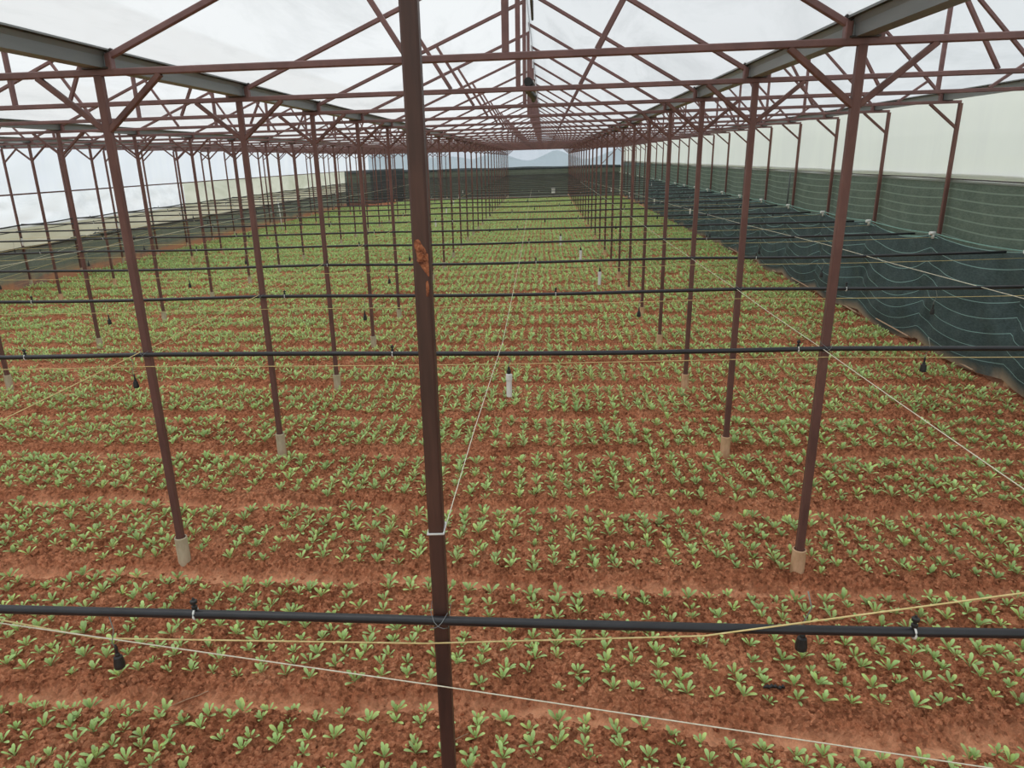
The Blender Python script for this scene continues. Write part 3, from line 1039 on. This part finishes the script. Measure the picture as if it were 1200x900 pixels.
# first hanger x per pipe (measured on the nearest pipes), then every 3.1 m
PH = {0: 1.005, 1: -0.28, 2: -2.057, 3: 0.795, 4: 0.643, 5: .34}
WHITE = {(1, 0), (3, 0), (4, 0), (5, 0)}
hang_w = {}


def hanger_meshes(white):
    if white:
        tube = MB().tube([(.0, 0, -.015), (.014, -.010, -.05), (-.004, -.006, -.09), (0, 0, -.125)], .0026, 6).mesh('feed_tube', M_TUBE)
        cap = MB().lathe([(.005, -.105), (.009, -.115), (.009, -.130), (.016, -.134), (.016, -.160), (.013, -.164)], n=14).mesh('nozzle_cap', M_BLACK)
        body = MB().lathe([(.014, -.162), (.025, -.168), (.026, -.212), (.022, -.218), (.022, -.350), (.017, -.355)], n=16).mesh('body', M_WHITE)
    else:
        tube = MB().tube([(.0, 0, -.015), (.016, -.012, -.08), (-.006, -.008, -.15), (0, 0, -.185)], .0026, 6).mesh('feed_tube', M_TUBE)
        cap = MB().lathe([(.004, -.165), (.007, -.178), (.007, -.205), (.011, -.212), (.011, -.222)], n=14).mesh('nozzle_cap', M_BLACK)
        body = MB().lathe([(.010, -.219), (.018, -.226), (.023, -.262), (.022, -.278), (.016, -.281)], n=16).mesh('weight', M_BLACK)
    return tube, cap, body


HB, HW = hanger_meshes(False), hanger_meshes(True)
hang_root = {}
SAGN = {}
for k in range(0, NF + 1):
    y = FY(k) - .052
    z = pipez(k)
    x0, x1 = (XC + .25, XB - .16) if k > 21 else (XW + .15, XB - .16) if k > 2 else ((-9.5, 6.3) if k > 0 else (-4.2, 4.2))
    pr_ = thing('irrigation_pipe', (0, y, z), 'black irrigation pipe running across the beds, %s from the camera' % ORD[k + 1], 'pipe',
                'black pipes across the beds')
    nodes = sorted([x for x in [XW + .1, XC, XA, XL, XR, XB - .16] if x0 <= x <= x1])
    pts = []
    for x in np.arange(x0, x1 + .001, .3):
        lo = max([n_ for n_ in nodes if n_ <= x] or [x0])
        hi = min([n_ for n_ in nodes if n_ > x] or [x1])
        u = (x - lo) / max(hi - lo, .01)
        sag = .014 * 4 * u * (1 - u) + .006 * math.sin(x * 1.3 + k)
        zt = .005 * x if k == 0 else .004 * x
        pts.append((x, .004 * math.sin(x * .9 + k * 2), zt - sag))
    rad = .019 if k > 0 else .0185
    part('hose', MB().tube(pts, rad, 12).mesh('hose', M_PIPE), pr_)
    ph = PH.get(k, -.28 + (k * 1.37) % 3.1)
    hx = [ph + 3.1 * i for i in range(-6, 4) if x0 + .3 < ph + 3.1 * i < x1 - .3]
    if k == 0:
        hx = [-1.815, 1.005]

    def pz(x):
        i = min(range(len(pts)), key=lambda i: abs(pts[i][0] - x))
        return pts[i][2]
    n = 0
    for i, x in enumerate(hx):
        if k < 13:
            vx = x + (.38 if k == 0 else -.92)
            if x0 + .1 < vx < x1 - .1:
                v = part('valve', vm, pr_, (vx, 0, pz(vx)))
                c_ = part('valve_clip', clip, v, (0, 0, 0))
        if not inview(x, y, z - .3) or k > 16:
            continue
        n += 1
        white = abs(x - ph) < .01 and k in (1, 3, 4, 5) or (k > 5 and (i * 7 + k * 3) % 6 == 0)
        lab = '%s hanging sprinkler, %s from the left on the %s pipe from the camera' % ('white and black' if white else 'black', ORD[n], ORD[k + 1])
        lift = .155 if (k == 0 and x > 0) else (.10 if (k == 1 and x > 2) else 0)
        loc = (x, y + (.05 if lift > .12 else -.002), z + pz(x) + lift)
        if white not in hang_root:
            r_ = thing('hanging_sprinkler', loc, lab, 'sprinkler', 'sprinklers hanging from the pipes')
            t_, c_, b_ = HW if white else HB
            part('feed_tube', t_, r_)
            part('nozzle_cap', c_, r_)
            part('body' if white else 'weight', b_, r_)
            hang_root[white] = r_
        else:
            dup(hang_root[white], loc, lab)
    if k > 2:
        e = MB()
        e.tube([(x1 - .02, 0, pz(x1)), (x1 + .07, 0, pz(x1))], .030, 10)
        e.tube([(x1 + .045, .0, pz(x1) + .02), (x1 + .045, 0, pz(x1) - .09)], .026, 10)
        part('end_fitting', e.mesh('end_fitting', M_WHITE), pr_)
    for xx in ([-.42] if k == 0 else [XL, XR]):
        if k < 6:
            part('wire_tie', tie_m, pr_, (xx, 0, pz(xx)))


def string(pts, r, mat, label, sag=0.0, group=None, name='twine', seg=8):
    out = []
    for a, b in zip(pts[:-1], pts[1:]):
        for i in range(seg):
            t = i / seg
            out.append((a[0] + (b[0] - a[0]) * t, a[1] + (b[1] - a[1]) * t, a[2] + (b[2] - a[2]) * t - sag * 4 * t * (1 - t)))
    out.append(pts[-1])
    return tag(MB().tube(out, r, 6).build(name, mat), label, 'string', group)


yf = Y0 - .034
string([(XL, yf, 1.76), (-2.354, yf, 1.556), (-1.903, yf, 1.473), (-.486, yf - .004, 1.504), (.61, yf - .045, 1.612), (1.768, yf - .045, 1.846), (XR, yf - .02, 1.93)], .0034, M_TWINE_Y,
       'yellow twine sagging just under the nearest black pipe', 0, 'strings near the camera', seg=4)
string([(XL, yf - .008, 1.655), (-2.358, yf - .008, 1.545), (-.42, yf - .010, 1.298), (1.937, yf - .008, .977), (XR, yf - .008, .95)], .0027, M_TWINE_W,
       'pale straight twine slanting down to the lower right corner', 0, 'strings near the camera', seg=4)
# white string looped on the near post and running down the middle bay
cpts = [(-.39, Y0 + .02, 2.0), (-.375, 3.5, 2.0), (-.33, 5.4, 1.998), (-.354, 10.5, 2.0), (-.48, 22, 2.0), (-.60, 34, 2.0)]
wst = string(cpts, .0021, M_TWINE_W, 'white string tied round the near post and running down the middle bay', .0, seg=4)
lp = [(-.42 + .031 * sx, Y0 + .033 * sy, 2.0 + dz) for sx, sy, dz in ((1, 1, .02), (1, -.9, .004), (-1, -.95, .002), (-1, 1, .006), (1, 1, .02))]
lo_ = MB().tube(lp, .0048, 6).build('loop', M_WHITE, wst)
lo_['label'] = 'white loop tied round the post'
string([(XR - .04, 2.0, 1.955), (XR - .035, FY(1), 1.955), (XR - .035, FY(2), 1.96), (XR - .035, FY(3), 1.955), (XR - .035, FY(5), 1.96), (XR - .035, FY(9), 1.97), (XR - .035, FY(16), 1.97)],
       0.0026, M_TWINE_W, 'white string running lengthwise along the posts right of centre', .006)
string([(XL - .035, 2.0, 1.95), (XL - .035, FY(1), 1.95), (XL - .035, FY(2), 1.95), (XL - .035, FY(3), 1.95), (XL - .035, FY(6), 1.96), (XL - .035, FY(12), 1.96)],
       .0032, M_TWINE_Y, 'yellowish string running lengthwise along the posts left of centre', .006)
string([(4.75, FY(1), 1.97), (4.627, 7.159, 1.95), (4.49, 9.5, 1.95), (4.42, 11.7, 1.95), (4.1, 15, 1.955), (3.894, 18.6, 1.95), (3.3, 30, 1.97), (2.3, 45, 1.97)], .0036, M_TWINE_W,
       'white cord running lengthwise between the right posts and the scalloped net', 0)
string([(XA + .03, FY(3), 1.95), (XA + .03, FY(6), 1.93), (XA + .03, FY(12), 1.95), (XA + .03, FY(20), 1.95)], .0040, M_TWINE_W,
       'pale string lengthwise along the second post row left of centre', .03)
string([(XC + .03, FY(5), 1.55), (XC + .03, FY(9), 1.75), (XC + .03, FY(16), 1.9)], .0040, M_TWINE_Y,
       'yellow string climbing along the third post row left of centre', .03)
string([(XW + .10, FY(6), .66), (XW + .10, FY(8), 1.02), (XW + .10, FY(11), 1.5), (XW + .10, FY(14), 1.8)], .0045, M_TWINE_W,
       'pale string climbing across the grey net on the left wall', .03)
string([(XW + .12, FY(6), .40), (XW + .12, FY(10), 1.0), (XW + .12, FY(13), 1.4)], .0045, M_TWINE_Y,
       'lower yellow string climbing across the grey net on the left wall', .03)
for k in range(1, 10):
    zz = 1.84 + .02 * math.sin(k * 2.1)
    xs = [XW + .2, XC, XA, XL, XR, XB - .12] if k > 2 else [XA, XL, XR, XB - .12]
    string([(x, FY(k) - .034, zz + .008 * x + .012 * math.sin(x * 3 + k)) for x in xs], .0034, M_TWINE_Y,
           'yellow twine stretched just below the %s black pipe from the camera' % ORD[k + 1], .02, 'yellow twines below the pipes')

# ------------------------------------------------------------------ odds and ends on the soil
def gz(x, y):
    return float(ground_h(np.array([x]), np.array([y]))[0][0])


def stick(pts, r, label):
    q = [(x, y, gz(x, y) + r + .006 + dz) for x, y, dz in pts]
    return tag(MB().tube(q, r, 6).build('twig', M_WOOD), label, 'twig', 'dry twigs on the soil')


stick([(-2.52, 3.70, .0), (-2.44, 3.73, .006), (-2.36, 3.75, .004), (-2.29, 3.77, 0)], .0035, 'dry twig lying in the nearest furrow at left')
stick([(-.62, 3.36, 0), (-.54, 3.40, .01), (-.47, 3.45, .004)], .003, 'thin dry twig left of the near post on the nearest bed')
stick([(1.15, 4.33, 0), (1.16, 4.36, .012), (1.18, 4.40, 0)], .004, 'short pale stem among the right seedlings of the second bed')
db = MB()
for i in range(5):
    a = i * .35
    db.tube([(-.06 + .03 * i, rnd.uniform(-.01, .01), .012), (-.03 + .025 * i, rnd.uniform(-.015, .015), .022 + .006 * (i % 2)), (.0 + .02 * i, .01, .008)], [.006, .014, .006], 6)
o = db.build('plastic_scrap', M_BLACK, None, (1.50, 3.96, gz(1.5, 3.96)))
tag(o, 'crumpled black plastic scrap at the front edge of the second bed', 'scrap')

# ------------------------------------------------------------------ land outside
M_GRASS = simple('outside_field', [(0.3, (0.10, 0.13, 0.06)), (0.7, (0.20, 0.22, 0.11))], .4, 0.9)
M_HILL = simple('haze_tinted_hill', [(0.3, (0.115, 0.155, 0.185)), (0.7, (0.155, 0.20, 0.225))], .01, 0.95)  # distance haze is put into the blue-grey hill colour
xs = np.linspace(-600, 600, 40)
ysl = np.linspace(-300, 1100, 40)
Xg, Yg = np.meshgrid(xs, ysl)
Zg = -.45 + 0 * Xg
tag(link('outside_ground', grid_mesh('outside_ground', Xg, Yg, Zg, M_GRASS)), kind='structure')
xs = np.arange(-500, 420, 3.0)
vv = np.linspace(0, 1, 10)
Xg, Vg = np.meshgrid(xs, vv)


def ridge(x):
    # peaks set where the valley opens beyond the end wall
    h = 0.3
    for c, a, w in ((9, 9.5, 15), (-38, 8.5, 15), (64, 9.5, 15), (-80, 7, 16), (-120, 10, 22), (110, 10, 20), (-200, 14, 40), (190, 14, 36), (-330, 16, 60), (300, 14, 50)):
        h = h + a * np.exp(-np.abs((x - c) / w) ** 1.6)
    return h + 1.2 * (n1(x * .05, x * 0) - .5)


Zg = ridge(Xg) * np.sin(Vg * np.pi) + .4 * (n3(Xg * .1, Vg * 8) - .5)
Xg = Xg * .73
Zg = Zg * .73
Yg = 450 + 400 * (Vg - .5)
tag(link('hills', grid_mesh('hills', Xg, Yg, Zg, M_HILL)), kind='structure')

# ------------------------------------------------------------------ light: bright overcast sky
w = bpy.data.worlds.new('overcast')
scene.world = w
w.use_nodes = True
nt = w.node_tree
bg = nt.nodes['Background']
tc = N(nt, 'ShaderNodeTexCoord')
sp = N(nt, 'ShaderNodeSeparateXYZ')
nt.links.new(tc.outputs['Generated'], sp.inputs[0])
skyc = ramp(nt, sp.outputs[2], [(0.0, (0.86, 0.92, 1.0)), (0.35, (0.94, 0.97, 1.0)), (1.0, (1.0, 1.0, 1.0))])
cn = N(nt, 'ShaderNodeTexNoise')
cn.inputs['Scale'].default_value = 2.2
cn.inputs['Detail'].default_value = 5
nt.links.new(tc.outputs['Generated'], cn.inputs['Vector'])
cl_ = ramp(nt, cn.outputs['Fac'], [(0.35, (0.88, 0.90, 0.93)), (0.65, (1.06, 1.06, 1.05))])
mx = N(nt, 'ShaderNodeMixRGB', blend_type='MULTIPLY')
mx.inputs[0].default_value = 1
nt.links.new(skyc, mx.inputs[1])
nt.links.new(cl_, mx.inputs[2])
nt.links.new(mx.outputs[0], bg.inputs['Color'])
# sky strength raised towards the right, added to brighten the right wall
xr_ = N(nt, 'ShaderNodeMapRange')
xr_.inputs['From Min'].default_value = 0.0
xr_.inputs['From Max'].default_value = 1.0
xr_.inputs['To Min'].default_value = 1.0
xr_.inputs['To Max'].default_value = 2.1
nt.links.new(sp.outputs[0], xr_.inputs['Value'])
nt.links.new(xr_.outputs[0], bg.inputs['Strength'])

sd = bpy.data.lights.new('overcast_sun', 'SUN')
sd.energy = 5.0
sd.angle = math.radians(45)
sd.color = (1.0, 0.995, 0.985)
so = bpy.data.objects.new('overcast_sun', sd)
COL.objects.link(so)
so.rotation_euler = Vector((0.36, 0.10, -0.92)).to_track_quat('-Z', 'Y').to_euler()
scene.view_settings.view_transform = 'Standard'
scene.view_settings.look = 'None'
scene.view_settings.gamma = 1
scene.view_settings.use_curve_mapping = False
scene.view_settings.exposure = -0.27
cy_ = scene.cycles
cy_.use_denoising = True
cy_.max_bounces = 7
cy_.diffuse_bounces = 4
cy_.transparent_max_bounces = 16
cy_.caustics_reflective = False
cy_.caustics_refractive = False
cy_.sample_clamp_indirect = 6
